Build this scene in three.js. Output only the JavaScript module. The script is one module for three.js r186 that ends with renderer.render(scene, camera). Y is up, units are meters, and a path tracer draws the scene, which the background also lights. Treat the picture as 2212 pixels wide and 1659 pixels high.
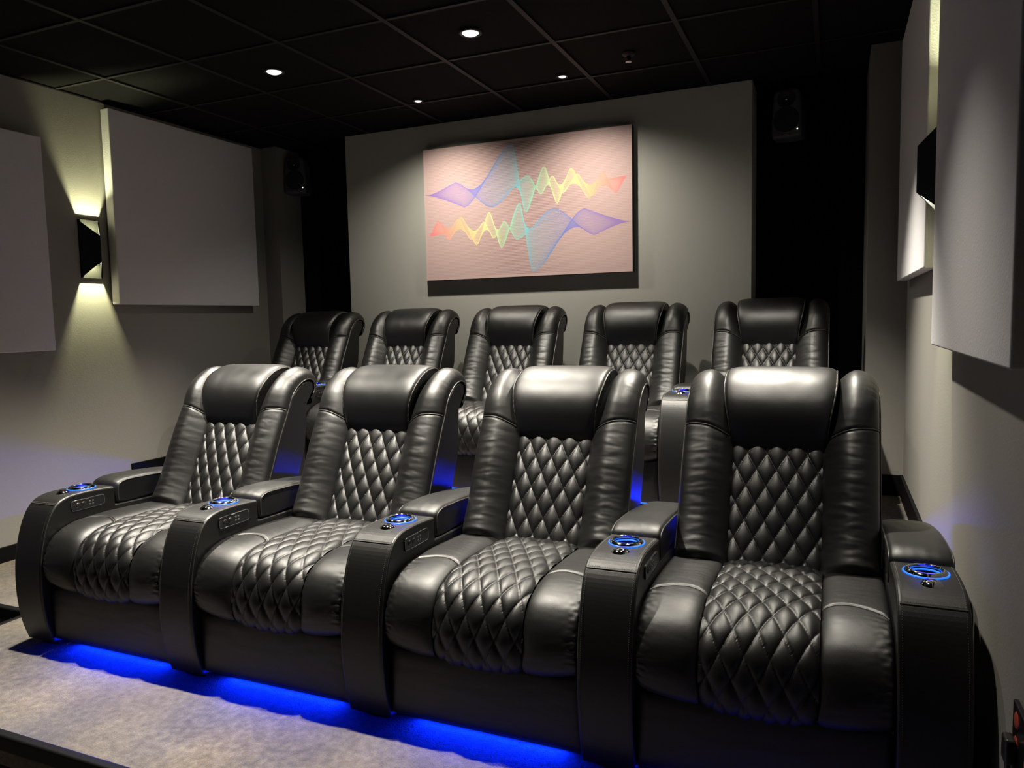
import * as THREE from 'three';
import { RoundedBoxGeometry } from 'three/addons/geometries/RoundedBoxGeometry.js';
import { ImprovedNoise } from 'three/addons/math/ImprovedNoise.js';
import { mergeGeometries } from 'three/addons/utils/BufferGeometryUtils.js';
import { RectAreaLightUniformsLib } from 'three/addons/lights/RectAreaLightUniformsLib.js';
import { Brush, Evaluator, SUBTRACTION } from 'three-bvh-csg';

// ---------------------------------------------------------------- camera, light, exposure
RectAreaLightUniformsLib.init();
const scene = new THREE.Scene();
scene.background = new THREE.Color(0, 0, 0);
const camera = new THREE.PerspectiveCamera(54.4, 2212 / 1659, 0.05, 40);
{
  const yaw = 0.4075, pitch = -0.0851, roll = -0.0212;
  camera.position.set(2.8661, 1.2458, 2.8107);
  const f = new THREE.Vector3(-Math.sin(yaw) * Math.cos(pitch), Math.sin(pitch), -Math.cos(yaw) * Math.cos(pitch));
  const s = new THREE.Vector3().crossVectors(f, new THREE.Vector3(0, 1, 0)).normalize();
  const u = new THREE.Vector3().crossVectors(s, f);
  const s2 = s.clone().multiplyScalar(Math.cos(roll)).addScaledVector(u, Math.sin(roll));
  const u2 = u.clone().multiplyScalar(Math.cos(roll)).addScaledVector(s, -Math.sin(roll));
  camera.matrixAutoUpdate = true;
  camera.quaternion.setFromRotationMatrix(new THREE.Matrix4().makeBasis(s2, u2, f.clone().negate()));
}
const renderer = new THREE.WebGLRenderer({ antialias: true });
renderer.toneMapping = THREE.LinearToneMapping;
renderer.toneMappingExposure = 1.0;
renderer.shadowMap.enabled = true;

const WHITE_LIGHT = new THREE.Color(1.0, 0.93, 0.80);     // ceiling downlights
const SCONCE_LIGHT = new THREE.Color(0.99, 0.98, 0.56);    // wall sconces
const BLUE_LIGHT = new THREE.Color(0.001, 0.014, 1.0);      // under-seat strips and cup rings
const DOWNLIGHT_CD = 50, ACCENT_CD = 6.2, SCONCE_CD = 4.2, STRIP_NITS = 640, CUP_CD = 0.004;

// ---------------------------------------------------------------- measures (metres)
const PITCH = 0.772, ARM_W = 0.154;                       // seat pitch along a row, width of an arm console
const ROW2 = { x: -0.934, y: 0.274, z: -1.772 };          // rear row against the front row
const XL = -1.245, XR = 3.212, YC = 2.616, ZB = -1.883;   // side walls, ceiling, rear panel face
const Z_BLACK = -2.16, Z_FRONT = 4.6, Y_LOW = -0.32;
const Z_RISER = -0.56, Y_UP = 0.274, Z_EDGE = 1.39;

// ---------------------------------------------------------------- helpers
const noise = new ImprovedNoise();
let seed = 7;
const rnd = () => ((seed = (seed * 16807) % 2147483647) / 2147483647);
const used = new Map();
function numbered(n) {
  const k = used.get(n) ?? 0; used.set(n, k + 1);
  return k ? `${n}_${String(k).padStart(3, '0')}` : n;
}
function tag(o, label, category, group, kind) {
  if (label) o.userData.label = label;
  if (category) o.userData.category = category;
  if (group) o.userData.group = group;
  if (kind) o.userData.kind = kind;
  return o;
}
function mesh(name, geo, mat, parent, label) {
  const m = new THREE.Mesh(geo, mat);
  m.name = parent && parent !== scene ? name : numbered(name);
  m.castShadow = m.receiveShadow = true;
  (parent || scene).add(m);
  if (label) m.userData.label = label;
  return m;
}
function thing(name, label, category, [x, y, z] = [0, 0, 0], group) {
  const g = new THREE.Group(); g.name = numbered(name); g.position.set(x, y, z); scene.add(g);
  return tag(g, label, category, group);
}
const V3 = (x, y, z) => new THREE.Vector3(x, y, z);
const smooth = (a, b, x) => { const t = Math.min(1, Math.max(0, (x - a) / (b - a))); return t * t * (3 - 2 * t); };
function box(x0, x1, y0, y1, z0, z1) {
  const g = new THREE.BoxGeometry(x1 - x0, y1 - y0, z1 - z0);
  g.translate((x0 + x1) / 2, (y0 + y1) / 2, (z0 + z1) / 2);
  return metreUV(g);
}
function rbox(x0, x1, y0, y1, z0, z1, r = 0.01, seg = 3) {
  const g = new RoundedBoxGeometry(x1 - x0, y1 - y0, z1 - z0, seg, r);
  g.translate((x0 + x1) / 2, (y0 + y1) / 2, (z0 + z1) / 2);
  return metreUV(g);
}
function metreUV(g) {                                      // uv in metres from the dominant axis of each corner's normal
  if (!g.attributes.normal) g.computeVertexNormals();
  const p = g.attributes.position, n = g.attributes.normal, uv = new Float32Array(p.count * 2);
  for (let i = 0; i < p.count; i++) {
    const ax = Math.abs(n.getX(i)), ay = Math.abs(n.getY(i)), az = Math.abs(n.getZ(i));
    if (ay >= ax && ay >= az) { uv[2 * i] = p.getX(i); uv[2 * i + 1] = p.getZ(i); }
    else if (ax >= az) { uv[2 * i] = p.getZ(i); uv[2 * i + 1] = p.getY(i); }
    else { uv[2 * i] = p.getX(i); uv[2 * i + 1] = p.getY(i); }
  }
  g.setAttribute('uv', new THREE.BufferAttribute(uv, 2));
  return g;
}
// a path in the (z, y) plane, resampled by length; side = +1: outward normal on the left of the walk (z to the right, y up)
function path2(pts, closed = false, n = 400, side = 1) {
  const c = new THREE.CatmullRomCurve3(pts.map(([z, y]) => V3(z, y, 0)), closed, 'centripetal');
  c.arcLengthDivisions = 800;
  const P = [], L = c.getLength();
  for (let i = 0; i <= n; i++) { const q = c.getPointAt(i / n); P.push([q.x, q.y]); }
  const at = (t) => {
    const f = Math.min(n, Math.max(0, t * n)), i = Math.min(n - 1, Math.floor(f)), k = f - i;
    const z = P[i][0] + (P[i + 1][0] - P[i][0]) * k, y = P[i][1] + (P[i + 1][1] - P[i][1]) * k;
    const j0 = closed ? (i - 2 + n) % n : Math.max(0, i - 2), j1 = closed ? (i + 3) % n : Math.min(n, i + 3);
    const dz = P[j1][0] - P[j0][0], dy = P[j1][1] - P[j0][1], l = Math.hypot(dz, dy) || 1;
    return { z, y, nz: -side * dy / l, ny: side * dz / l };
  };
  return { at, length: L };
}
function patch(fn, nu, nv, uw = 1, vw = 1, flip = false) {
  const pos = new Float32Array((nu + 1) * (nv + 1) * 3), uv = new Float32Array((nu + 1) * (nv + 1) * 2), idx = [];
  let k = 0, m = 0;
  for (let j = 0; j <= nv; j++) for (let i = 0; i <= nu; i++) {
    const p = fn(i / nu, j / nv);
    pos[k++] = p.x; pos[k++] = p.y; pos[k++] = p.z; uv[m++] = i / nu * uw; uv[m++] = j / nv * vw;
  }
  for (let j = 0; j < nv; j++) for (let i = 0; i < nu; i++) {
    const a = j * (nu + 1) + i, b = a + 1, c = a + nu + 1, d = c + 1;
    if (flip) idx.push(a, c, b, b, c, d); else idx.push(a, b, c, b, d, c);
  }
  const g = new THREE.BufferGeometry();
  g.setAttribute('position', new THREE.BufferAttribute(pos, 3));
  g.setAttribute('uv', new THREE.BufferAttribute(uv, 2));
  g.setIndex(idx); g.computeVertexNormals();
  return g;
}
// a closed cushion: closed side outline swept over a width, rounded towards both ends, with flat end gussets
function pillow(path, half, drop, e, nu, nv, extra = () => 0) {
  const S = (u, v) => {
    const w = 2 * u - 1, q = path.at(v), d = drop * (Math.pow(1 - Math.pow(Math.abs(w), e), 0.5) - 1) + extra(w, v);
    return V3(w * half(v), q.y + q.ny * d, q.z + q.nz * d);
  };
  const g = patch(S, nu, nv, 2 * half(0), path.length, true);
  const caps = [];
  for (const u of [0, 1]) {
    const pts = []; for (let j = 0; j < nv; j++) pts.push(S(u, j / nv));
    const c = pts.reduce((a, b) => a.add(b.clone().multiplyScalar(1 / pts.length)), V3(0, 0, 0));
    const h = patch((a, b) => pts[Math.round(b * nv) % nv].clone().lerp(c, a), 6, nv, 0.1, 0.3, u === 1);
    caps.push(h);
  }
  return { geo: mergeGeometries([g, ...caps]), S };
}
function tube(points, r, seg = 60, radial = 6, closed = false) {
  return new THREE.TubeGeometry(new THREE.CatmullRomCurve3(points, closed, 'centripetal'), seg, r, radial, closed);
}
function extrude(pts, depth, bevel, curve = 8, hole) {     // outline in (z, y), thickness along x, centred
  const sh = new THREE.Shape(pts.map(([z, y]) => new THREE.Vector2(z, y)));
  if (hole) sh.holes.push(hole);
  const g = new THREE.ExtrudeGeometry(sh, { depth: depth - 2 * bevel, bevelEnabled: bevel > 0, bevelThickness: bevel, bevelSize: bevel, bevelOffset: -bevel, bevelSegments: 4, curveSegments: curve });
  g.translate(0, 0, -(depth - 2 * bevel) / 2);
  g.rotateY(-Math.PI / 2);                                 // shape x -> z, extrusion -> -x
  return metreUV(g);
}
function stitchRun(P, N, list, step = 0.0055, len = 0.0034, r = 0.00085) {   // small thread stitches along a polyline P with normals N
  let acc = 0;
  for (let i = 1; i < P.length; i++) {
    const a = P[i - 1], b = P[i], l = a.distanceTo(b); if (l < 1e-6) continue;
    const dir = b.clone().sub(a).divideScalar(l);
    for (; acc < l; acc += step) {
      const c = a.clone().addScaledVector(dir, acc), n = N[i];
      const sd = new THREE.Vector3().crossVectors(dir, n).normalize(), up = new THREE.Vector3().crossVectors(sd, dir);
      list.push([c, dir, sd, up, len, r]);
    }
    acc -= l;
  }
}
function stitchGeo(list) {
  const pos = [], idx = []; let o = 0;
  for (const [c, d, s, u, len, r] of list) {
    const e0 = c.clone().addScaledVector(d, -len / 2), e1 = c.clone().addScaledVector(d, len / 2), m = c.clone().addScaledVector(u, r * 1.5);
    const q = [e0, m.clone().addScaledVector(s, r), e1, m.clone().addScaledVector(s, -r), m.clone().addScaledVector(u, r * 0.6)];
    for (const v of q) pos.push(v.x, v.y, v.z);
    idx.push(o, o + 1, o + 4, o + 1, o + 2, o + 4, o + 2, o + 3, o + 4, o + 3, o, o + 4); o += 5;
  }
  const g = new THREE.BufferGeometry();
  g.setAttribute('position', new THREE.Float32BufferAttribute(pos, 3));
  g.setAttribute('uv', new THREE.Float32BufferAttribute(new Float32Array(pos.length / 3 * 2), 2));
  g.setIndex(idx); g.computeVertexNormals();
  return g;
}
function dataTexture(n, fn, srgb = false, repeat = 1) {
  const d = new Uint8Array(n * n * 4);
  for (let y = 0; y < n; y++) for (let x = 0; x < n; x++) {
    const c = fn(x / n, y / n), k = (y * n + x) * 4;
    for (let i = 0; i < 3; i++) d[k + i] = Math.max(0, Math.min(255, Math.round(255 * (Array.isArray(c) ? c[i] : c))));
    d[k + 3] = 255;
  }
  const t = new THREE.DataTexture(d, n, n);
  t.wrapS = t.wrapT = THREE.RepeatWrapping; t.magFilter = THREE.LinearFilter; t.minFilter = THREE.LinearMipmapLinearFilter; t.generateMipmaps = true;
  if (srgb) t.colorSpace = THREE.SRGBColorSpace;
  t.repeat.set(repeat, repeat); t.needsUpdate = true;
  return t;
}
// tileable noise on a torus of the given period
function tnoise(u, v, per, z = 0) {
  const n = (a, b) => noise.noise(a * per, b * per, z + 0.37);
  const a = smooth(0, 1, u), b = smooth(0, 1, v);
  return (1 - a) * (1 - b) * n(u, v) + a * (1 - b) * n(u - 1, v) + (1 - a) * b * n(u, v - 1) + a * b * n(u - 1, v - 1);
}

// ---------------------------------------------------------------- materials
const grain = dataTexture(512, (u, v) => {
  // pebbled hide: cells with creases between them
  let best = 9, second = 9; const N = 46, x = u * N, y = v * N, ix = Math.floor(x), iy = Math.floor(y);
  for (let j = -1; j <= 1; j++) for (let i = -1; i <= 1; i++) {
    const cx = ((ix + i) % N + N) % N, cy = ((iy + j) % N + N) % N, h = Math.sin(cx * 127.1 + cy * 311.7) * 43758.5453, k = Math.sin(cx * 269.5 + cy * 183.3) * 24634.6345;
    const d = Math.hypot(ix + i + (h - Math.floor(h)) - x, iy + j + (k - Math.floor(k)) - y);
    if (d < best) { second = best; best = d; } else if (d < second) second = d;
  }
  return 0.35 + 0.5 * smooth(0, 0.35, second - best) + 0.18 * tnoise(u, v, 14, 3);
}, false, 13);
const fabricBump = dataTexture(256, (u, v) => 0.5 + 0.3 * tnoise(u, v, 40, 1) + 0.3 * tnoise(u, v, 90, 2), false, 4);
const M = {};
const mat = (name, o) => (M[name] = Object.assign(new THREE.MeshPhysicalMaterial({ side: THREE.DoubleSide, ...o }), { name }));
const lin = (r, g, b) => new THREE.Color().setRGB(r, g, b);
mat('leather', { color: lin(0.0034, 0.0033, 0.0032), roughness: 0.415, bumpMap: grain, bumpScale: 0.00016, specularIntensity: 1.0, ior: 1.52 });
mat('piping', { color: lin(0.03, 0.028, 0.025), roughness: 0.38 });
mat('thread', { color: lin(0.085, 0.08, 0.07), roughness: 0.55 });
mat('chrome', { color: lin(0.5, 0.5, 0.51), roughness: 0.08, metalness: 1 });
mat('blackPlastic', { color: lin(0.01, 0.01, 0.011), roughness: 0.3 });
mat('cupLiner', { color: lin(0.02, 0.022, 0.03), roughness: 0.35 });
mat('buttonPrint', { color: lin(0.10, 0.10, 0.10), roughness: 0.5 });
mat('blueGlow', { color: lin(0.01, 0.03, 0.1), roughness: 0.4, emissive: lin(0.012, 0.16, 1.0), emissiveIntensity: 1.5 });
mat('wall', { color: lin(0.235, 0.224, 0.203), roughness: 0.75, bumpMap: fabricBump, bumpScale: 0.0005 });
mat('rearPanel', { color: lin(0.40, 0.395, 0.36), roughness: 0.8, bumpMap: fabricBump, bumpScale: 0.0004 });
mat('acoustic', { color: lin(0.60, 0.59, 0.61), roughness: 0.95, bumpMap: fabricBump, bumpScale: 0.0009 });
mat('blackWall', { color: lin(0.004, 0.004, 0.0045), roughness: 0.95, specularIntensity: 0.2 });
mat('blackTrim', { color: lin(0.003, 0.003, 0.0033), roughness: 0.6, specularIntensity: 0.2 });
mat('ceilingTile', { color: lin(0.005, 0.005, 0.0051), roughness: 0.95, specularIntensity: 0.25, bumpMap: fabricBump, bumpScale: 0.001 });
mat('gridBar', { color: lin(0.012, 0.0112, 0.011), roughness: 0.6, specularIntensity: 0.5 });
mat('sconceBody', { color: lin(0.012, 0.013, 0.018), roughness: 0.4 });
mat('sconceInside', { color: lin(0.004, 0.004, 0.0033), roughness: 0.6, specularIntensity: 0.4 });
mat('sconceGlow', { color: lin(0.4, 0.4, 0.3), roughness: 0.5, emissive: lin(1.0, 0.95, 0.62), emissiveIntensity: 0.35 });
mat('lens', { color: lin(0.5, 0.5, 0.48), roughness: 0.4, emissive: lin(1.0, 0.97, 0.90), emissiveIntensity: 1.1 });
mat('lampRim', { color: lin(0.012, 0.012, 0.012), roughness: 0.5 });
mat('speakerBody', { color: lin(0.06, 0.062, 0.07), roughness: 0.6 });
mat('speakerGrille', { color: lin(0.006, 0.006, 0.007), roughness: 0.6 });
mat('speakerLed', { color: lin(0.2, 0.2, 0.2), emissive: lin(0.95, 1.0, 0.8), emissiveIntensity: 1.5 });
mat('socketRed', { color: lin(0.45, 0.07, 0.04), roughness: 0.4 });
mat('rubber', { color: lin(0.018, 0.018, 0.016), roughness: 0.35 });
mat('artEdge', { color: lin(0.008, 0.008, 0.008), roughness: 0.5 });
const carpetMap = dataTexture(512, (u, v) => {
  const big = tnoise(u, v, 3, 5) * 0.24 + tnoise(u, v, 6, 6) * 0.14, fine = tnoise(u, v, 60, 7) * 0.22 + (rnd() - 0.5) * 0.2;
  const k = 1 + big + fine, warm = tnoise(u, v, 4, 9) * 0.03;
  return [0.345 * k + warm, 0.322 * k + warm * 0.5, 0.288 * k - warm];
}, true, 0.8);
const carpetBump = dataTexture(512, (u, v) => 0.5 + 0.35 * tnoise(u, v, 90, 11) + (rnd() - 0.5) * 0.5, false, 2.4);
mat('carpet', { map: carpetMap, roughness: 1, bumpMap: carpetBump, bumpScale: 0.004, sheen: 0.2, sheenRoughness: 0.8 });

// ---------------------------------------------------------------- the room
function structure(name, geo, m, parent) {
  const o = mesh(name, geo, m, parent);
  if (!parent) o.userData.kind = 'structure';
  return o;
}
// floors: front-row deck, landing by the steps, raised rear deck, low floor
const deck = structure('floor', mergeGeometries([
  box(-0.37, XR, -0.12, 0, Z_RISER - 0.02, Z_EDGE),
  box(XL, -0.37, -0.12, 0, Z_RISER - 0.02, 0.69)]), M.carpet);
tag(deck, 'mottled beige carpet of the front-row deck');
const riser1 = structure('floor_riser', mergeGeometries([
  box(-0.37, XR, Y_LOW, -0.12, Z_RISER, Z_EDGE - 0.03), box(XL, -0.37, Y_LOW, -0.12, Z_RISER, 0.66)]), M.blackTrim);
tag(riser1, 'black riser board under the front-row deck');
// black nosing along the deck front and the landing edge
const nose = structure('trim_1', mergeGeometries([rbox(-0.37, XR, -0.05, 0.004, Z_EDGE - 0.002, Z_EDGE + 0.03, 0.008), rbox(XL, -0.37, -0.05, 0.004, 0.688, 0.72, 0.008), rbox(-0.40, -0.37, -0.05, 0.003, 0.72, Z_EDGE + 0.03, 0.008)]), M.blackTrim);
tag(nose, 'black nosing along the carpeted deck edge');
const step = structure('floor_step', box(XL, -0.37, Y_LOW, -0.17, 0.66, 1.02), M.blackTrim);
tag(step, 'black lower step beside the front-row deck');
const low = structure('floor_low', box(XL - 0.1, XR + 0.1, Y_LOW - 0.1, Y_LOW, Z_RISER, Z_FRONT), M.carpet);
tag(low, 'carpet of the low floor before the deck');
const upper = structure('floor_rear', box(XL, XR, Y_UP - 0.03, Y_UP, Z_BLACK - 0.02, Z_RISER), M.carpet);
tag(upper, 'carpet of the raised rear deck');
const upperBase = structure('floor_rear_riser', box(XL, XR, Y_LOW, Y_UP - 0.03, Z_BLACK, Z_RISER - 0.02), M.blackTrim);
tag(upperBase, 'black riser of the raised rear deck');
const nose2 = structure('trim_2', rbox(XL, XR, Y_UP - 0.04, Y_UP + 0.004, Z_RISER - 0.002, Z_RISER + 0.02, 0.008), M.blackTrim);
tag(nose2, 'black nosing along the raised rear deck');

tag(structure('wall_left', box(XL - 0.12, XL, Y_LOW - 0.1, YC + 0.12, Z_BLACK - 0.1, Z_FRONT + 0.1), M.wall), 'warm grey painted wall by the steps');
tag(structure('wall_right', box(XR, XR + 0.12, Y_LOW - 0.1, YC + 0.12, Z_BLACK - 0.1, Z_FRONT + 0.1), M.wall), 'warm grey painted wall with the socket plate');
tag(structure('wall_back', box(XL - 0.12, XR + 0.12, Y_LOW - 0.1, YC + 0.12, Z_BLACK - 0.12, Z_BLACK), M.blackWall), 'black rear wall behind the loudspeakers');
tag(structure('wall_front', box(XL - 0.12, XR + 0.12, Y_LOW - 0.1, YC + 0.12, Z_FRONT, Z_FRONT + 0.12), M.blackWall), 'dark wall at the screen end');
tag(structure('wall_back_panel', box(-0.456, 2.408, Y_UP, YC - 0.002, Z_BLACK, ZB), M.rearPanel), 'grey built-out wall section behind the picture');
tag(structure('wall_pier', box(XL, -1.10, Y_UP, YC, Z_BLACK, ZB), M.wall), 'narrow grey pier at the rear corner by the steps');
tag(structure('wall_pier_2', box(3.022, XR, Y_UP, YC, Z_BLACK, -1.58), M.wall), 'narrow grey pier at the rear corner on the socket side');
tag(structure('baseboard_left', mergeGeometries([box(XL, XL + 0.014, 0, 0.082, Z_RISER, 0.69), box(XL, XL + 0.014, Y_UP, 0.385, ZB, Z_RISER + 0.01), box(XL, -1.10, Y_UP, 0.385, ZB, ZB + 0.014)]), M.blackTrim), 'black skirting along the wall by the steps');
tag(structure('baseboard_right', mergeGeometries([box(XR - 0.014, XR, 0, 0.082, Z_RISER, Z_EDGE), box(XR - 0.014, XR, Y_UP, 0.385, -1.58, Z_RISER + 0.02), box(3.022, XR, Y_UP, 0.385, -1.58, -1.566)]), M.blackTrim), 'black skirting along the socket wall');

// ceiling: slab, suspended bars, each tile a piece of its own, set a little above the bars
const slab = structure('ceiling', box(XL - 0.12, XR + 0.12, YC + 0.03, YC + 0.15, Z_BLACK - 0.1, Z_FRONT + 0.1), M.blackWall);
tag(slab, 'black suspended ceiling');
const gx = [], gz = [];
for (let x = 0.968 - 0.6 * 4; x < XR + 0.6; x += 0.6) gx.push(x);
for (let z = -0.207 - 0.6 * 4; z < Z_FRONT + 0.6; z += 0.6) gz.push(z);
const BAR = 0.012;
for (const x of gx) if (x > XL + 0.02 && x < XR - 0.02) mesh('ceiling_bar', box(x - BAR, x + BAR, YC - 0.004, YC + 0.012, ZB + 0.002, Z_FRONT), M.gridBar, slab);
for (const z of gz) if (z > ZB + 0.05 && z < Z_FRONT - 0.02) for (let i = 0; i < gx.length - 1; i++) {
  const a = Math.max(XL, gx[i] + BAR), b = Math.min(XR, gx[i + 1] - BAR);
  if (b - a > 0.03) mesh('ceiling_cross_bar', box(a, b, YC - 0.002, YC + 0.012, z - BAR * 0.8, z + BAR * 0.8), M.gridBar, slab);
}
for (let i = 0; i < gx.length - 1; i++) for (let j = 0; j < gz.length - 1; j++) {
  const a = Math.max(XL, gx[i] + 0.005), b = Math.min(XR, gx[i + 1] - 0.005), c = Math.max(Z_BLACK, gz[j] + 0.005), d = Math.min(Z_FRONT, gz[j + 1] - 0.005);
  if (b - a < 0.03 || d - c < 0.03) continue;
  mesh('ceiling_tile', box(a, b, YC + 0.004 + 0.003 * rnd(), YC + 0.028, c, d), M.ceilingTile, slab);
}
tag(structure('trim_3', mergeGeometries([box(XL, XL + 0.02, YC - 0.004, YC + 0.01, ZB, Z_FRONT), box(XR - 0.02, XR, YC - 0.004, YC + 0.01, -1.58, Z_FRONT)]), M.blackTrim), 'black edge angle where the ceiling meets the side walls');

// ---------------------------------------------------------------- fabric wall panels
const panelGroup = 'grey fabric acoustic panels on the side walls';
function wallPanel(x0, x1, y0, y1, z0, z1, label) {
  const t = thing('acoustic_panel', label, 'wall panel', [(x0 + x1) / 2, y0, (z0 + z1) / 2], panelGroup);
  const w = x1 - x0, h = y1 - y0, l = z1 - z0, wallSide = x0 < 0 ? -1 : 1;
  mesh('fabric_face', rbox(-w / 2, w / 2, 0, h, -l / 2, l / 2, 0.006), M.acoustic, t);
  mesh('standoff_frame', box(wallSide > 0 ? w / 2 - 0.002 : -w / 2 - 0.014, wallSide > 0 ? w / 2 + 0.012 : -w / 2 + 0.002, 0.05, h - 0.05, -l / 2 + 0.05, l / 2 - 0.05), M.blackTrim, t);
}
wallPanel(XL + 0.014, -1.165, 1.395, 2.572, -1.70, -0.481, 'higher-hung grey panel next to the sconce on the wall by the steps');
wallPanel(XL + 0.014, -1.165, 1.130, 2.309, -0.05, 1.15, 'lower-hung grey panel next to the sconce on the wall by the steps');
wallPanel(3.155, XR - 0.012, 1.400, 2.572, -1.46, -0.23, 'higher-hung grey panel beyond the sconce on the socket wall');
wallPanel(3.155, XR - 0.012, 1.138, 2.309, 0.048, 1.235, 'lower-hung grey panel above the end seat on the socket wall');

// ---------------------------------------------------------------- sconces: folded wedge, open at top and bottom
function sconce(xw, dir, z, label) {
  const H = 0.172, R = 0.076, W = 0.068, D = 0.098;        // half height at the wall, half height at the ridge, half width, depth
  const t = thing('wall_sconce', label, 'wall lamp', [xw, 1.722, z], 'wedge wall sconces');
  mesh('back_plate', box(dir > 0 ? 0.001 : -0.013, dir > 0 ? 0.013 : -0.001, -H, H, -W, W), M.sconceInside, t);
  for (const s of [-1, 1]) {
    const th = 0.003, o = V3(-D * 0, 0, 0);
    const mk = (off) => [V3(0, -H, s * (W - off)), V3(0, H, s * (W - off)), V3(dir * (D - off * 1.4), R, 0), V3(dir * (D - off * 1.4), -R, 0)];
    const A = mk(0), B = mk(th), pos = [], q = (a, b, c, d) => { for (const v of [a, b, c, a, c, d]) pos.push(v.x, v.y, v.z); };
    q(A[0], A[1], A[2], A[3]); q(B[3], B[2], B[1], B[0]); q(A[1], B[1], B[2], A[2]); q(A[0], A[3], B[3], B[0]); q(A[0], B[0], B[1], A[1]); q(A[3], A[2], B[2], B[3]);
    const g = new THREE.BufferGeometry(); g.setAttribute('position', new THREE.Float32BufferAttribute(pos, 3)); g.computeVertexNormals();
    mesh('folded_side', metreUV(g), M.sconceBody, t);
  }
  for (const s of [-1, 1]) {
    mesh('led_plate', box(dir > 0 ? 0.045 : -0.075, dir > 0 ? 0.075 : -0.045, s * 0.038 - 0.003, s * 0.038 + 0.003, -0.013, 0.013), M.sconceGlow, t);
    const p = new THREE.SpotLight(SCONCE_LIGHT, SCONCE_CD, 0, 1.15, 0.6, 2); p.position.set(dir * 0.062, s * 0.045, 0); p.target.position.set(dir * 0.062, s, 0); t.add(p.target); p.castShadow = true; p.shadow.radius = 0.35; t.add(p);
  }
}
sconce(XL, 1, -0.36, 'dark wedge sconce glowing up and down on the wall by the steps');
sconce(XR, -1, -0.085, 'dark wedge sconce glowing up and down on the socket wall');

// ---------------------------------------------------------------- ceiling fittings
function downlight(x, z, label, group, { r = 0.041, rim = 0.055, cd = DOWNLIGHT_CD, to = null, angle = 0.74, penumbra = 1 } = {}) {
  const t = thing(to ? 'accent_spot' : 'ceiling_downlight', label, 'ceiling light', [x, YC, z], group);
  const ring = new THREE.LatheGeometry([[r, 0.004], [r + 0.001, -0.004], [rim - 0.004, -0.008], [rim, -0.005], [rim, 0.003]].map(([a, b]) => new THREE.Vector2(a, b)), 40);
  mesh('trim_ring', ring, M.lampRim, t);
  const g = new THREE.SphereGeometry(r * 1.6, 28, 8, 0, Math.PI * 2, 0, 0.67); g.rotateX(Math.PI); g.translate(0, r * 1.26 - 0.004, 0);
  mesh('lens', g, M.lens, t, 'bright white lens');
  const s = new THREE.SpotLight(WHITE_LIGHT, cd, 0, angle, penumbra, 2);
  s.position.set(0, -0.016, 0); s.castShadow = true; s.shadow.radius = to ? 0.7 : 1.4; t.add(s);
  s.target.position.set(...(to || [0, -2.6, 0])); t.add(s.target);
  return t;
}
const dg = 'round white downlights in the black ceiling';
downlight(1.254, -0.513, 'large round downlight over the middle of the rows', dg);
downlight(0.06, -0.529, 'large round downlight over the step end of the rows', dg);
downlight(2.45, -0.513, 'large round downlight over the socket end of the rear row', dg);
downlight(0.06, 0.69, 'large round downlight above the step end of the front row', dg);
downlight(1.254, 0.69, 'large round downlight above the middle of the front row', dg);
downlight(2.45, 0.69, 'dimmer round downlight above the socket end of the front row', dg, { cd: DOWNLIGHT_CD * 0.2 });
const ag = 'small accent spots aimed at the picture';
downlight(1.435, -1.318, 'small bright accent spot next to the sprinkler', ag, { r: 0.022, rim: 0.034, cd: ACCENT_CD, to: [0, -1.3, -0.2], angle: 1.2 });
downlight(0.476, -1.351, 'small bright accent spot away from the sprinkler', ag, { r: 0.022, rim: 0.034, cd: ACCENT_CD, to: [0, -1.3, -0.2], angle: 1.2 });
{
  const t = thing('fire_sprinkler', 'small pendent sprinkler head on the black ceiling', 'sprinkler', [1.863, YC, -1.139]);
  mesh('rosette', new THREE.LatheGeometry([[0.012, -0.012], [0.03, -0.008], [0.036, 0]].map(([a, b]) => new THREE.Vector2(a, b)), 30), M.gridBar, t);
  mesh('stem', new THREE.CylinderGeometry(0.008, 0.009, 0.035, 14).translate(0, -0.02, 0), M.gridBar, t);
  mesh('deflector', new THREE.CylinderGeometry(0.017, 0.017, 0.003, 20).translate(0, -0.04, 0), M.chrome, t);
}

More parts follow.
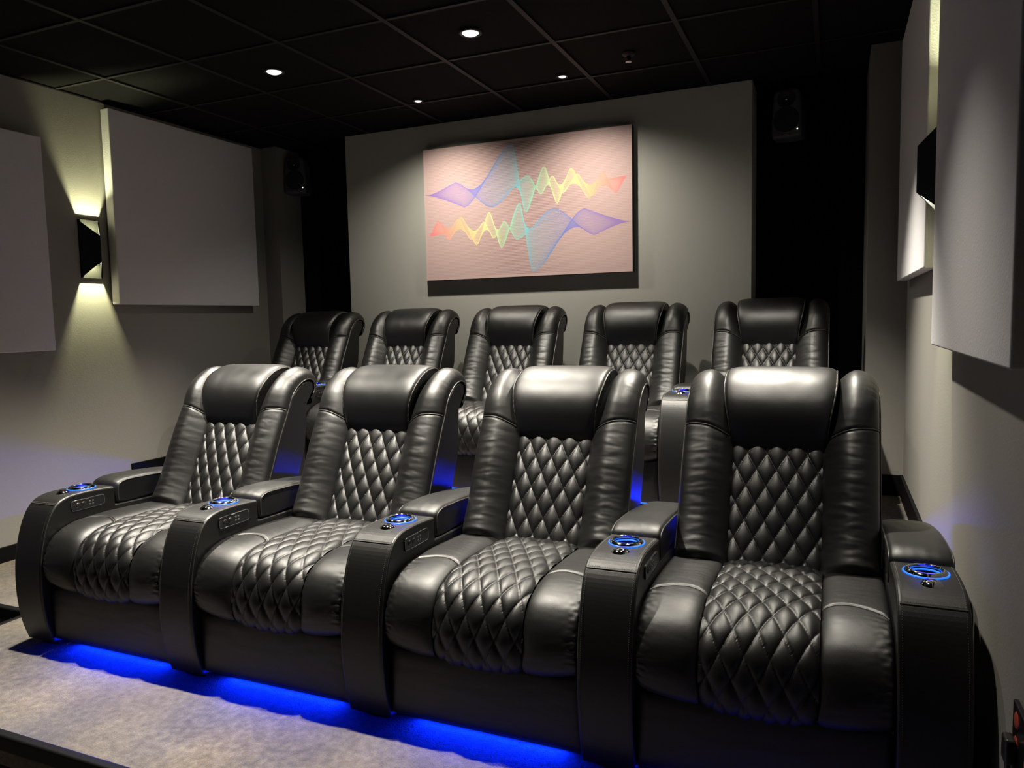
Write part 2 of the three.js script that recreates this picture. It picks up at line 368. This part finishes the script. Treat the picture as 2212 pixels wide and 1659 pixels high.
// ---------------------------------------------------------------- picture on the rear wall
{
  const W = 2048, H = 1249, c = document.createElement('canvas'); c.width = W; c.height = H;
  const k = c.getContext('2d');
  k.fillStyle = 'rgb(196,168,164)'; k.fillRect(0, 0, W, H);
  const rows = 88, m = 22;
  for (let i = 0; i < rows; i++) {                        // printed stripes, heavier round the middle column
    const y = m + (i + 0.5) * (H - 2 * m) / rows;
    for (let x = m; x < W - m; x += 16) {
      const d = Math.abs((x / W) - 0.50 + 0.05 * Math.sin(i * 0.11)), w = 0.22 + 0.78 * Math.exp(-d * d / 0.045);
      k.fillStyle = `rgba(124,88,90,${(0.06 + 0.48 * w).toFixed(3)})`;
      const h = 2.4 + 3.4 * w; k.fillRect(x, y - h / 2, 16, h);
    }
  }
  // picture corners as seen, to turn the drawn waves into sheet coordinates
  const Q = [[914, 326], [1367, 268], [925, 609], [1367, 588]];
  const uv = (px, py) => { let u = 0.5, v = 0.5; for (let n = 0; n < 30; n++) {
    const f = (i) => (Q[0][i] * (1 - u) + Q[1][i] * u) * (1 - v) + (Q[2][i] * (1 - u) + Q[3][i] * u) * v, ex = px - f(0), ey = py - f(1);
    u += ex / 447; v += (ey + 0.1 * ex) / 300; } return [u, v]; };
  const A = [[921, 423], [1012, 447], [1121, 310], [1150, 458], [1190, 358], [1217, 438], [1246, 362], [1282, 426], [1311, 370], [1335, 416], [1358, 379]];
  const B = [[921, 423], [991, 394], [1076, 447], [1156, 378], [1183, 418], [1207, 378], [1229, 415], [1259, 374], [1288, 421], [1312, 386], [1358, 379]];
  const NL = 36, per = 42, n = per * (A.length - 1);
  const cv = (P) => { const o = []; for (let i = 0; i < P.length - 1; i++) for (let q = 0; q < per || (i === P.length - 2 && q === per); q++) {
    const f = q / per, s = (1 - Math.cos(Math.PI * f)) / 2, g = i === 0 ? f * f : s, [u, v] = uv(P[i][0] + (P[i + 1][0] - P[i][0]) * (0.75 * f + 0.25 * s), P[i][1] + (P[i + 1][1] - P[i][1]) * (0.5 * g + 0.5 * s)); o.push(V3(u, v, 0)); } return o; };
  const stops = [[0, 146, 116, 180], [0.2, 140, 118, 196], [0.32, 98, 130, 208], [0.42, 116, 172, 214], [0.5, 134, 208, 204], [0.58, 166, 218, 172], [0.66, 222, 226, 160], [0.74, 248, 220, 146], [0.82, 252, 192, 132], [0.9, 248, 154, 134], [1, 236, 122, 126]];
  const hue = (u) => { let i = 0; while (i < stops.length - 2 && u > stops[i + 1][0]) i++; const a = stops[i], b = stops[i + 1], t = Math.min(1, Math.max(0, (u - a[0]) / (b[0] - a[0]))); return [1, 2, 3].map((q) => Math.round(a[q] + (b[q] - a[q]) * t)); };
  const pa = cv(A), pb = cv(B);
  for (const turn of [false, true]) {
    const X = (u) => (turn ? 1 - u : u) * W, Y = (v) => (turn ? 1 - v : v) * H;
    for (let j = 0; j < NL; j++) for (let i = 0; i < n; i += 3) {          // thin wash between neighbouring threads
      const f0 = 0.5 - 0.5 * Math.cos(Math.PI * j / NL), f1 = 0.5 - 0.5 * Math.cos(Math.PI * (j + 1) / NL), e = Math.min(n, i + 3), L = (q, f, d) => pa[q][d] + (pb[q][d] - pa[q][d]) * f, col = hue((L(i, f0, 'x') - 0.015) / 0.97);
      k.beginPath();
      k.moveTo(X(L(i, f0, 'x')), Y(L(i, f0, 'y'))); k.lineTo(X(L(e, f0, 'x')), Y(L(e, f0, 'y'))); k.lineTo(X(L(e, f1, 'x')), Y(L(e, f1, 'y'))); k.lineTo(X(L(i, f1, 'x')), Y(L(i, f1, 'y'))); k.closePath();
      k.fillStyle = 'rgba(192,168,162,0.42)'; k.fill(); k.fillStyle = `rgba(${col[0]},${col[1]},${col[2]},0.16)`; k.fill();
    }
    for (let j = 0; j <= NL; j++) {
      const f = 0.5 - 0.5 * Math.cos(Math.PI * j / NL); k.lineWidth = 2.4; k.lineCap = 'butt';
      for (let i = 0; i < n; i += 3) {
        const u = pa[i].x + (pb[i].x - pa[i].x) * f, col = hue((u - 0.015) / 0.97);
        k.strokeStyle = `rgba(${col[0]},${col[1]},${col[2]},0.85)`;
        k.beginPath();
        for (let q = i; q <= Math.min(n, i + 3); q++) { const x = pa[q].x + (pb[q].x - pa[q].x) * f, y = pa[q].y + (pb[q].y - pa[q].y) * f; if (q === i) k.moveTo(X(x), Y(y)); else k.lineTo(X(x), Y(y)); }
        k.stroke();
      }
    }
  }
  const tex = new THREE.CanvasTexture(c); tex.colorSpace = THREE.SRGBColorSpace; tex.anisotropy = 8;
  mat('artPrint', { map: tex, roughness: 0.75 });
  const t = thing('wall_picture', 'wide pink striped picture with two rainbow sound waves on the rear wall', 'picture', [0.964, 1.5335, ZB]);
  const w = 1.7033 - 0.2246, h = 2.4357 - 1.5335;
  mesh('stretcher_frame', rbox(-w / 2, w / 2, 0, h, 0.001, 0.05, 0.004), M.artEdge, t, 'black wrapped edge');
  const g = new THREE.PlaneGeometry(w - 0.004, h - 0.004); g.translate(0, h / 2, 0.0508);
  mesh('printed_canvas', g, M.artPrint, t, 'pink printed sheet with rainbow waves');
}

// ---------------------------------------------------------------- loudspeakers on the black wall
function speaker(x, y, z, turn, label) {
  const t = thing('loudspeaker', label, 'speaker', [x, y, z], 'dark two-way loudspeakers'); t.rotation.y = turn;
  const w = 0.086, h = 0.138, sh = new THREE.Shape();
  sh.moveTo(-w * 0.86, -h); sh.quadraticCurveTo(0, -h * 1.05, w * 0.86, -h); sh.quadraticCurveTo(w * 1.0, -h * 0.96, w, -h * 0.8);
  sh.quadraticCurveTo(w * 1.02, 0, w * 0.86, h * 0.84); sh.quadraticCurveTo(w * 0.8, h * 0.97, w * 0.6, h); sh.quadraticCurveTo(0, h * 1.06, -w * 0.6, h);
  sh.quadraticCurveTo(-w * 0.8, h * 0.97, -w * 0.86, h * 0.84); sh.quadraticCurveTo(-w * 1.02, 0, -w, -h * 0.8); sh.quadraticCurveTo(-w, -h * 0.96, -w * 0.86, -h);
  const g = new THREE.ExtrudeGeometry(sh, { depth: 0.11, bevelEnabled: true, bevelThickness: 0.02, bevelSize: 0.02, bevelOffset: -0.02, bevelSegments: 5, curveSegments: 14 }); g.translate(0, 0, -0.13);
  mesh('cabinet', metreUV(g), M.speakerBody, t);
  const wf = new THREE.LatheGeometry([[0, 0.004], [0.035, 0.003], [0.066, 0.001], [0.070, 0.004], [0.073, 0.001]].map(([a, b]) => new THREE.Vector2(a, b)), 44); wf.rotateX(Math.PI / 2); wf.translate(0, -0.038, 0.001);
  mesh('woofer_grille', wf, M.speakerGrille, t);
  const wg = new THREE.LatheGeometry([[0.008, -0.008], [0.03, -0.002], [0.046, 0.002], [0.05, 0.0005]].map(([a, b]) => new THREE.Vector2(a, b)), 36); wg.rotateX(Math.PI / 2); wg.translate(0, 0.078, 0.008);
  mesh('tweeter_horn', wg, M.speakerGrille, t);
  mesh('tweeter_dome', new THREE.SphereGeometry(0.009, 16, 10).translate(0, 0.078, 0.002), M.chrome, t);
  mesh('power_led', new THREE.SphereGeometry(0.0042, 12, 8).translate(0.062, -0.098, 0.001), M.speakerLed, t, 'small lit white indicator');
  const cv = document.createElement('canvas'); cv.width = 256; cv.height = 48; const k = cv.getContext('2d');
  k.fillStyle = 'rgb(42,43,46)'; k.fillRect(0, 0, 256, 48); k.fillStyle = 'rgb(150,152,156)'; k.font = 'bold 34px sans-serif'; k.textAlign = 'center'; k.textBaseline = 'middle'; k.fillText('GENELEC', 128, 25);
  const tx = new THREE.CanvasTexture(cv); tx.colorSpace = THREE.SRGBColorSpace;
  const mm = M.speakerText || mat('speakerText', { map: tx, roughness: 0.6 });
  mesh('name_plate', new THREE.PlaneGeometry(0.05, 0.0094).translate(0, -0.122, 0.0022), mm, t, 'small pale maker lettering');
  mesh('wall_bracket', box(-0.03, 0.03, -0.03, 0.03, -0.20, -0.12), M.blackTrim, t);
}
speaker(2.592, 2.418, -1.95, -0.12, 'dark loudspeaker high on the black wall on the socket side');
speaker(-1.0, 2.405, -1.97, 0.34, 'dark loudspeaker high on the black wall on the step side');

// ---------------------------------------------------------------- socket plate, plug and cord on the wall
{
  const t = thing('socket_plate', 'black double socket plate with red outlets on the grey wall', 'socket', [XR, 0.405, 1.205]);
  mesh('plate', rbox(-0.011, -0.001, -0.078, 0.078, -0.078, 0.09, 0.003), M.blackPlastic, t);
  for (const z of [-0.042, 0.045]) for (const y of [0.050, 0.002]) {
    const g = new THREE.LatheGeometry([[0.0, 0.002], [0.014, 0.002], [0.016, 0.0], [0.017, 0.0]].map(([p, q]) => new THREE.Vector2(p, q)), 28); g.rotateZ(Math.PI / 2); g.translate(-0.0112, y, z);
    mesh('outlet', g, M.socketRed, t, 'red socket insert');
  }
  const p = thing('power_plug', 'black angled plug with cord in the socket plate', 'plug', [XR - 0.0135, 0.404, 1.163]);
  mesh('plug_body', rbox(-0.019, 0.0, -0.034, 0.018, -0.019, 0.019, 0.006), M.rubber, p);
  mesh('cord', tube([V3(-0.010, -0.033, 0), V3(-0.010, -0.08, 0.002), V3(-0.010, -0.18, 0.006), V3(-0.012, -0.32, 0.0), V3(-0.02, -0.390, -0.06), V3(-0.02, -0.396, -0.2)], 0.0055, 60, 10), M.rubber, p);
}

// ---------------------------------------------------------------- the recliner
const HALF = 0.3075;                                        // half width between two consoles
const seatPath = path2([[0.34, 0.452], [0.45, 0.462], [0.60, 0.471], [0.73, 0.473], [0.83, 0.464], [0.893, 0.437], [0.926, 0.395], [0.938, 0.345], [0.938, 0.295], [0.928, 0.258], [0.895, 0.246], [0.86, 0.246]], false, 400, 1);
const backPath = path2([[0.435, 0.44], [0.416, 0.477], [0.372, 0.56], [0.328, 0.65], [0.289, 0.73], [0.250, 0.81], [0.232, 0.86]], false, 300, -1);
const wingPath = path2([[0.452, 0.452], [0.408, 0.515], [0.366, 0.591], [0.296, 0.743], [0.230, 0.865], [0.190, 0.940], [0.135, 0.985], [0.080, 0.999], [0.048, 0.986], [0.045, 0.948], [0.072, 0.915]], false, 400, -1);
const headPath = path2([[0.205, 0.777], [0.244, 0.786], [0.265, 0.824], [0.275, 0.874], [0.276, 0.920], [0.264, 0.963], [0.240, 1.000], [0.205, 1.031], [0.158, 1.054], [0.100, 1.067], [0.042, 1.060], [0.005, 1.030], [0.010, 0.985], [0.080, 0.93], [0.15, 0.83]], true, 400, -1);
const DX = 0.0615, DS = 0.112;
const quilt = (x, s, H, k = 0.3) => {
  const a = x / DX, b = s / DS, p = Math.abs(Math.sin(Math.PI * (a + b))), q = Math.abs(Math.sin(Math.PI * (a - b)));
  return H * Math.pow(p * q, k);
};
const sag = (x, y) => 0.032 * Math.pow(Math.abs(x) / HALF, 2) * smooth(0.40, 0.26, y);     // lower seat edge hangs lower in the middle
const wrinkle = (x, y, z, k = 1) => k * (0.0012 * noise.noise(x * 12, y * 42, z * 42) + 0.0007 * noise.noise(x * 26, y * 92, z * 92));
function seatQuiltPoint(x, t) {
  const q = seatPath.at(t), s = t * seatPath.length, e = 1 - Math.pow(Math.abs(x) / 0.143, 8);
  const d = quilt(x, s, 0.0112, 0.34) + 0.011 * e - 0.002 + 0.006 * (1 - (x / 0.143) ** 2);
  return V3(x, q.y + q.ny * d + sag(x, q.y), q.z + q.nz * d);
}
function backQuiltPoint(x, t) {
  const q = backPath.at(t), s = t * backPath.length, e = 1 - Math.pow(Math.abs(x) / 0.146, 8);
  const d = quilt(x, s, 0.0130, 0.36) + 0.010 * e - 0.010 + 0.010 * Math.sin(Math.PI * t) * (1 - (x / 0.146) ** 2);
  return V3(x, q.y + q.ny * d, q.z + q.nz * d);
}
function quiltStitches(point, half, path, list) {
  // follow each diagonal of the quilting, lifting the thread off the leather a little
  const L = path.length, eps = 0.002;
  for (const sg of [1, -1]) for (let m = -40; m <= 40; m++) {
    let P = [], N = [];
    for (let i = 0; i <= 160; i++) {
      const x = -half + 2 * half * i / 160, s = (m - sg * x / DX) * DS;         // a*sg + b = m
      if (s < 0.004 || s > L - 0.004) { if (P.length > 1) stitchRun(P, N, list); P = []; N = []; continue; }
      const t = s / L, p = point(x, t), tx = point(x + eps, t).sub(point(x - eps, t)), ts = point(x, Math.min(1, t + eps / L)).sub(point(x, Math.max(0, t - eps / L)));
      const n = path.at(t), nn = V3(0, n.ny, n.nz);
      P.push(p.addScaledVector(nn, 0.0006)); N.push(nn);
    }
    if (P.length > 1) stitchRun(P, N, list);
  }
}
function seatBolsterPoint(side, w, t) {                    // w -1 at the quilt, +1 at the console
  const q = seatPath.at(t), x = side * (0.143 + (HALF - 0.143) * (w + 1) / 2), s = t * seatPath.length;
  const seam = 0.418 + 0.03 * w * w - 0.015 * (1 - w);
  const low = smooth(0.34, 0.26, q.y) * 0.75;
  let d = 0.020 * (low + (1 - low) * Math.pow(1 - Math.pow(Math.abs(w), w < 0 ? 3.2 : 14), 0.5)) + 0.004 * (1 - w * w) - 0.004;
  d -= 0.006 * Math.exp(-(((s - seam) / 0.006) ** 2));
  const edge = Math.exp(-(1 - w) * 4.5) * smooth(0.45, 0.56, t);                // gathers beside the console, on the rounded front
  d += edge * 0.006 * noise.noise(s * 80, w * 4, side * 5) + wrinkle(x, q.y, q.z, 0.3);
  return V3(x, q.y + q.ny * d + sag(x, q.y), q.z + q.nz * d);
}
const wingIn = (y) => 0.134 + 0.026 * smooth(0.84, 1.0, y);
function wingPoint(side, w, t) {                           // w -1 at the quilt, +1 at the outer seam
  const q = wingPath.at(t), xi = wingIn(q.y), x = side * (xi + (0.301 - xi) * (w + 1) / 2), s = t * wingPath.length;
  const seam = WING_SEAM - 0.032 * (1 - w) / 2 * (1 - w) / 2 - 0.004 * (1 - w);
  const up = smooth(seam - 0.02, seam + 0.07, s);
  let d = (0.053 + 0.004 * up) * Math.pow(1 - Math.pow(Math.abs(w * 0.985 + 0.015), 2.3), 0.5) - 0.03 * smooth(0.1, -1, w);
  d -= 0.007 * Math.exp(-(((s - seam) / 0.006) ** 2));
  const edge = Math.exp(-(1 - w) * 5) * smooth(seam, seam + 0.1, s);
  d += edge * 0.005 * noise.noise(s * 120, 3, side * 4);
  const lower = 1 - smooth(seam - 0.1, seam + 0.02, s);
  d += wrinkle(x, q.y + side * 3, q.z, 0.5 + 1.1 * lower * Math.exp(-((w - 0.1) ** 2) * 3));
  const end = smooth(0, 0.05, t); d = d * (0.3 + 0.7 * end);
  return V3(x, q.y + q.ny * d, q.z + q.nz * d);
}
const WING_SEAM = (() => { let b = 0; for (let t = 0; t < 1; t += 0.002) if (wingPath.at(t).y < 0.872) b = t; else break; return b * wingPath.length; })();

function makeRecliner() {
  const t = new THREE.Group(); t.name = 'recliner';
  // under-frame, kick board and feet
  mesh('base', rbox(-0.296, 0.296, 0.05, 0.32, 0.13, 0.895, 0.01), M.leather, t);
  const kick = patch((u, v) => {
    const x = -HALF + 2 * HALF * u, e = Math.pow(1 - Math.pow(Math.abs(2 * u - 1), 16), 0.5), y = 0.042 + (0.262 - 0.042) * v;
    const f = 0.012 * Math.pow(1 - Math.pow(Math.abs(2 * v - 1), 6), 0.5) * e;
    return V3(x, y, 0.920 + f * 0.8 + 0.004 * Math.sin(Math.PI * v) + wrinkle(x, y, 0, 0.5));
  }, 60, 30, 0.6, 0.22);
  const kickBack = box(-HALF, HALF, 0.042, 0.262, 0.888, 0.9205);
  mesh('kick_board', mergeGeometries([kick, kickBack]), M.leather, t);
  for (const [x, z] of [[-0.25, 0.80], [0.25, 0.80], [-0.25, 0.2], [0.25, 0.2]]) mesh('foot', new THREE.CylinderGeometry(0.018, 0.02, 0.052, 14).translate(x, 0.026, z), M.blackPlastic, t);
  // light strip under the base
  mesh('strip_holder', box(-0.245, 0.245, 0.029, 0.052, 0.852, 0.860), M.blackPlastic, t);
  mesh('light_strip', box(-0.24, 0.24, 0.0195, 0.0290, 0.854, 0.860), M.blueGlow, t, 'glowing blue strip under the seat');
  const ral = new THREE.RectAreaLight(BLUE_LIGHT, STRIP_NITS, 0.48, 0.007); ral.position.set(0, 0.0238, 0.8615);
  ral.lookAt(0, -0.16, 1.86); t.add(ral);
  // seat
  const sc = patch((u, v) => seatQuiltPoint(-0.143 + 0.286 * u, v), 92, 240, 0.286, seatPath.length, true);
  const cen = mesh('quilted_seat', sc, M.leather, t, 'diamond-quilted seat panel');
  const ls = []; quiltStitches(seatQuiltPoint, 0.139, seatPath, ls);
  mesh('stitching', stitchGeo(ls), M.thread, cen);
  for (const side of [-1, 1]) {
    const g = patch((u, v) => seatBolsterPoint(side, 2 * u - 1, v), 44, 280, 0.16, seatPath.length, side > 0);
    const b = mesh('seat_bolster', g, M.leather, t);
    const P = []; for (let i = 0; i <= 24; i++) { const w = -0.93 + 1.86 * i / 24, s = 0.418 + 0.03 * w * w - 0.015 * (1 - w); P.push(seatBolsterPoint(side, w, s / seatPath.length).add(V3(0, 0.0025, 0))); }
    mesh('seam_piping', tube(P, 0.0026, 40), M.piping, b);
  }
  // back
  const rim = [[0.448, 0.448], [0.404, 0.511], [0.362, 0.588], [0.292, 0.740], [0.226, 0.862], [0.187, 0.936], [0.133, 0.981], [0.080, 0.994], [0.052, 0.982], [0.050, 0.950], [0.075, 0.918]];
  const rear = [[0.102, 0.885], [0.110, 0.80], [0.123, 0.70], [0.168, 0.60], [0.215, 0.50], [0.24, 0.42], [0.24, 0.30], [0.40, 0.30]];
  const core = extrude([[0.39, 0.40], ...rim.slice(0, 6).map(([z, y]) => [z - 0.042, y - 0.014]), ...rim.slice(6), ...rear], 0.56, 0.004);
  const cheek = (s) => extrude([[0.43, 0.40], ...rim, ...rear], 0.030, 0.005).translate(s * 0.285, 0, 0);
  const shell = mergeGeometries([core, cheek(-1), cheek(1)]);
  mesh('back_shell', shell, M.leather, t);
  const bc = patch((u, v) => backQuiltPoint(-0.146 + 0.292 * u, v), 92, 140, 0.292, backPath.length);
  const bq = mesh('quilted_back', bc, M.leather, t, 'diamond-quilted back panel');
  const lb = []; quiltStitches(backQuiltPoint, 0.141, backPath, lb);
  mesh('stitching', stitchGeo(lb), M.thread, bq);
  for (const side of [-1, 1]) {
    const g = patch((u, v) => wingPoint(side, 2 * u - 1, v), 36, 190, 0.16, wingPath.length, side < 0);
    const b = mesh('back_bolster', g, M.leather, t);
    const P = []; for (let i = 0; i <= 26; i++) { const w = -0.9 + 1.86 * i / 26, s = WING_SEAM - 0.032 * ((1 - w) / 2) ** 2 - 0.004 * (1 - w), q = wingPath.at(s / wingPath.length); P.push(wingPoint(side, w, s / wingPath.length).add(V3(0, q.ny * 0.003, q.nz * 0.003))); }
    mesh('seam_piping', tube(P, 0.0028, 44), M.piping, b);
    const E = []; for (let i = 4; i <= 60; i++) { const q = wingPath.at(i / 62); E.push(V3(side * 0.3015, q.y + q.ny * 0.0015, q.z + q.nz * 0.0015)); }
    mesh('edge_piping', tube(E, 0.0028, 90), M.piping, b);
  }
  const hw = (v) => { const q = headPath.at(v); return 0.148 + 0.027 * smooth(0.83, 1.06, q.y); };
  const gather = (w, v) => Math.exp(-(1 - Math.abs(w)) * 16) * 0.0045 * noise.noise(v * 130, Math.sign(w) * 7, 2) + 0.0012 * noise.noise(w * 3, v * 10, 5);
  const hp = pillow(headPath, hw, 0.016, 7, 64, 130, gather);
  const hr = mesh('headrest', hp.geo, M.leather, t);
  for (const u of [0, 1]) {
    const E = []; for (let i = 0; i <= 56; i++) { const v = 0.02 + 0.68 * i / 56, p = hp.S(u, v); p.x += (u ? 1 : -1) * 0.0012; E.push(p); }
    mesh('edge_piping', tube(E, 0.0028, 90), M.piping, hr);
  }
  return t;
}

// ---------------------------------------------------------------- the arm console
const consoleOutline = [[0.90, 0.018], [0.928, 0.026], [0.950, 0.10], [0.962, 0.19], [0.964, 0.27], [0.957, 0.36], [0.940, 0.44], [0.917, 0.505], [0.893, 0.546], [0.864, 0.572], [0.825, 0.585], [0.76, 0.589], [0.69, 0.587], [0.622, 0.582]];
const consoleTop = path2(consoleOutline.slice(1), false, 300, -1);
function makeConsole() {
  const t = new THREE.Group(); t.name = 'arm_console';
  const fine = []; for (let i = 0; i <= 70; i++) { const q = consoleTop.at(i / 70); fine.push([q.z, q.y]); }
  let g = extrude([[0.90, 0.018], ...fine, [0.618, 0.575], [0.616, 0.505], [0.10, 0.490], [0.085, 0.470], [0.14, 0.30], [0.16, 0.018]], ARM_W, 0.009, 4);
  const CUP_Y = 0.588, CUP_Z = 0.712;
  {
    const a = new Brush(g), cyl = new THREE.CylinderGeometry(0.0375, 0.0375, 0.18, 40); cyl.translate(0, CUP_Y - 0.02, CUP_Z);
    const b = new Brush(cyl); a.updateMatrixWorld(); b.updateMatrixWorld();
    const ev = new Evaluator(); ev.useGroups = false; g = metreUV(ev.evaluate(a, b, SUBTRACTION).geometry);
  }
  const body = mesh('body', g, M.leather, t);
  // edge seams with stitches, and the cross seam over the front shoulder
  const st = [];
  for (const side of [-1, 1]) {
    const E = []; for (let i = 2; i <= 100; i++) { const q = consoleTop.at(i / 100); E.push(V3(side * 0.0735, q.y - q.ny * 0.0048, q.z - q.nz * 0.0048)); }
    mesh('edge_piping', tube(E, 0.0024, 120), M.piping, body);
    const P = [], N = []; for (let i = 4; i <= 99; i++) { const q = consoleTop.at(i / 100); P.push(V3(side * 0.066, q.y + q.ny * 0.0006, q.z + q.nz * 0.0006)); N.push(V3(0, q.ny, q.nz)); }
    stitchRun(P, N, st, 0.006, 0.0038, 0.0008);
  }
  let ts = 0; for (let u = 0; u < 1; u += 0.002) if (consoleTop.at(u).y < 0.560) ts = u;
  ts = (() => { for (let u = 0.3; u < 1; u += 0.001) if (consoleTop.at(u).y > 0.560) return u; })();
  { const q = consoleTop.at(ts), p0 = [], N = [], P = [];
    for (let i = 0; i <= 12; i++) { const x = -0.070 + 0.140 * i / 12; p0.push(V3(x, q.y + q.ny * 0.0004, q.z + q.nz * 0.0004)); }
    mesh('seam_piping', tube(p0, 0.0022, 16), M.piping, body);
    const r = consoleTop.at(ts + 0.009); for (let i = 0; i <= 12; i++) { P.push(V3(-0.066 + 0.132 * i / 12, r.y + r.ny * 0.0006, r.z + r.nz * 0.0006)); N.push(V3(0, r.ny, r.nz)); }
    stitchRun(P, N, st, 0.006, 0.0038, 0.0008); }
  mesh('stitching', stitchGeo(st), M.thread, body);
  // padded lid
  const padPath = path2([[0.612, 0.508], [0.616, 0.56], [0.606, 0.594], [0.575, 0.609], [0.48, 0.611], [0.32, 0.600], [0.18, 0.581], [0.10, 0.563], [0.085, 0.535], [0.092, 0.50], [0.35, 0.499], [0.59, 0.499]], true, 400, -1);
  const pd = pillow(padPath, () => 0.076, 0.014, 3.2, 34, 120, (w, v) => 0.0009 * noise.noise(w * 3, v * 14, 8));
  const pad = mesh('arm_pad', pd.geo, M.leather, t);
  for (const u of [0, 1]) {
    const E = []; for (let i = 0; i <= 40; i++) { const p = pd.S(u, 0.005 + 0.46 * i / 40); p.x += (u ? 1 : -1) * 0.0008; E.push(p); }
    mesh('edge_piping', tube(E, 0.0026, 80), M.piping, pad);
  }
  // lit cup holder
  const cup = new THREE.Group(); cup.name = 'cup_holder'; cup.position.set(0, CUP_Y, CUP_Z); t.add(cup);
  const lathe = (P, n = 48) => new THREE.LatheGeometry(P.map(([a, b]) => new THREE.Vector2(a, b)), n);
  mesh('chrome_flange', lathe([[0.0365, -0.004], [0.0365, 0.008], [0.039, 0.012], [0.044, 0.011], [0.049, 0.006], [0.0505, 0.003]]), M.chrome, cup);
  mesh('outer_light_ring', new THREE.TorusGeometry(0.0515, 0.0024, 10, 64).rotateX(Math.PI / 2).translate(0, 0.0022, 0), M.blueGlow, cup, 'glowing blue ring');
  mesh('inner_light_ring', new THREE.TorusGeometry(0.0355, 0.0022, 10, 56).rotateX(Math.PI / 2).translate(0, -0.002, 0), M.blueGlow, cup, 'glowing blue ring');
  mesh('cup_liner', lathe([[0.0001, -0.078], [0.033, -0.078], [0.0355, -0.07], [0.0372, -0.004]]), M.cupLiner, cup);
  const pl = new THREE.PointLight(BLUE_LIGHT, CUP_CD); pl.position.set(0, 0.03, 0); pl.castShadow = true; pl.shadow.radius = 1.2; cup.add(pl);
  // chrome accessory mount
  const cap = new THREE.Group(); cap.name = 'accessory_mount'; cap.position.set(0.004, 0.5895, 0.797); cap.rotation.x = 0.12; t.add(cap);
  mesh('chrome_dome', lathe([[0.011, 0.008], [0.014, 0.0078], [0.0195, 0.005], [0.0235, 0.0005], [0.0255, -0.001]], 36), M.chrome, cap);
  mesh('hole_plug', lathe([[0.0001, 0.0068], [0.008, 0.0066], [0.0112, 0.0060]], 20), M.chrome, cap);
  // control panel on the seat side
  const cp = new THREE.Group(); cp.name = 'control_panel'; cp.position.set(ARM_W / 2, 0.5405, 0.745); t.add(cp);
  const rr = (a, b, r) => { const s = new THREE.Shape(); s.moveTo(-a + r, -b); s.lineTo(a - r, -b); s.quadraticCurveTo(a, -b, a, -b + r); s.lineTo(a, b - r); s.quadraticCurveTo(a, b, a - r, b); s.lineTo(-a + r, b); s.quadraticCurveTo(-a, b, -a, b - r); s.lineTo(-a, -b + r); s.quadraticCurveTo(-a, -b, -a + r, -b); return s; };
  const plate = new THREE.ExtrudeGeometry(rr(0.074, 0.0205, 0.012), { depth: 0.003, bevelEnabled: true, bevelThickness: 0.001, bevelSize: 0.001, bevelSegments: 2 }); plate.rotateY(Math.PI / 2);
  mesh('face_plate', metreUV(plate), M.blackPlastic, cp);
  const rp = rr(0.0735, 0.020, 0.012).getPoints(6).map((p) => V3(0.004, p.y, -p.x)); rp.pop();
  mesh('chrome_rim', tube(rp, 0.0009, 90, 6, true), M.chrome, cp);
  for (const z of [0.046, 0.022]) {
    mesh('round_button', lathe([[0.0001, 0.005], [0.007, 0.0045], [0.0095, 0.003], [0.0105, 0.001]], 24).rotateZ(-Math.PI / 2).translate(0.0035, 0, z), M.blackPlastic, cp);
    mesh('button_ring', new THREE.TorusGeometry(0.0105, 0.0005, 6, 28).rotateY(Math.PI / 2).translate(0.0045, 0, z), M.chrome, cp);
  }
  for (const z of [-0.006, -0.020]) for (const y of [0.006, -0.006]) mesh('touch_button', rbox(0.0035, 0.0055, y - 0.003, y + 0.003, z - 0.004, z + 0.004, 0.0008, 2), M.buttonPrint, cp);
  mesh('charging_port', rbox(0.002, 0.0052, 0.0165, 0.0205, -0.006, 0.012, 0.0012, 2), M.chrome, cp);
  for (const z of [0.86, 0.24]) mesh('foot', box(-0.05, 0.05, 0.0, 0.02, z - 0.03, z + 0.03), M.blackPlastic, t);
  return t;
}

// ---------------------------------------------------------------- two rows
const chairProto = makeRecliner(), armProto = makeConsole();
function place(proto, x, y, z, label, category, group) {
  const o = proto.clone(); o.name = numbered(proto.name); o.position.set(x, y, z); scene.add(o);
  return tag(o, label, category, group);
}
const ordF = ['at the step end of the front row', 'second from the step end of the front row', 'second from the socket end of the front row', 'at the socket end of the front row'];
const ordB = ['at the step end of the raised rear row', 'second from the step end of the raised rear row', 'in the middle of the raised rear row', 'second from the socket end of the raised rear row', 'at the socket end of the raised rear row'];
const cF = ['at the step end of the front row', 'second from the step end of the front row', 'in the middle of the front row', 'second from the socket wall in the front row', 'against the socket wall in the front row'];
const cB = ['at the step end of the rear row', 'second from the step end of the rear row', 'third from the step end of the rear row', 'third from the socket end of the rear row', 'second from the socket end of the rear row', 'at the socket end of the rear row'];
for (let i = 0; i < 4; i++) place(chairProto, (i + 0.5) * PITCH, 0, 0, `black quilted leather recliner ${ordF[i]}`, 'recliner', 'front row recliners');
for (let i = 0; i < 5; i++) place(armProto, i * PITCH, 0, 0, `arm console with lit cup holder ${cF[i]}`, 'arm console', 'front row arm consoles');
for (let i = 0; i < 5; i++) place(chairProto, ROW2.x + (i + 0.5) * PITCH, ROW2.y, ROW2.z, `black quilted leather recliner ${ordB[i]}`, 'recliner', 'rear row recliners');
for (let i = 0; i < 6; i++) place(armProto, ROW2.x + i * PITCH, ROW2.y, ROW2.z, `arm console with lit cup holder ${cB[i]}`, 'arm console', 'rear row arm consoles');

renderer.render(scene, camera);
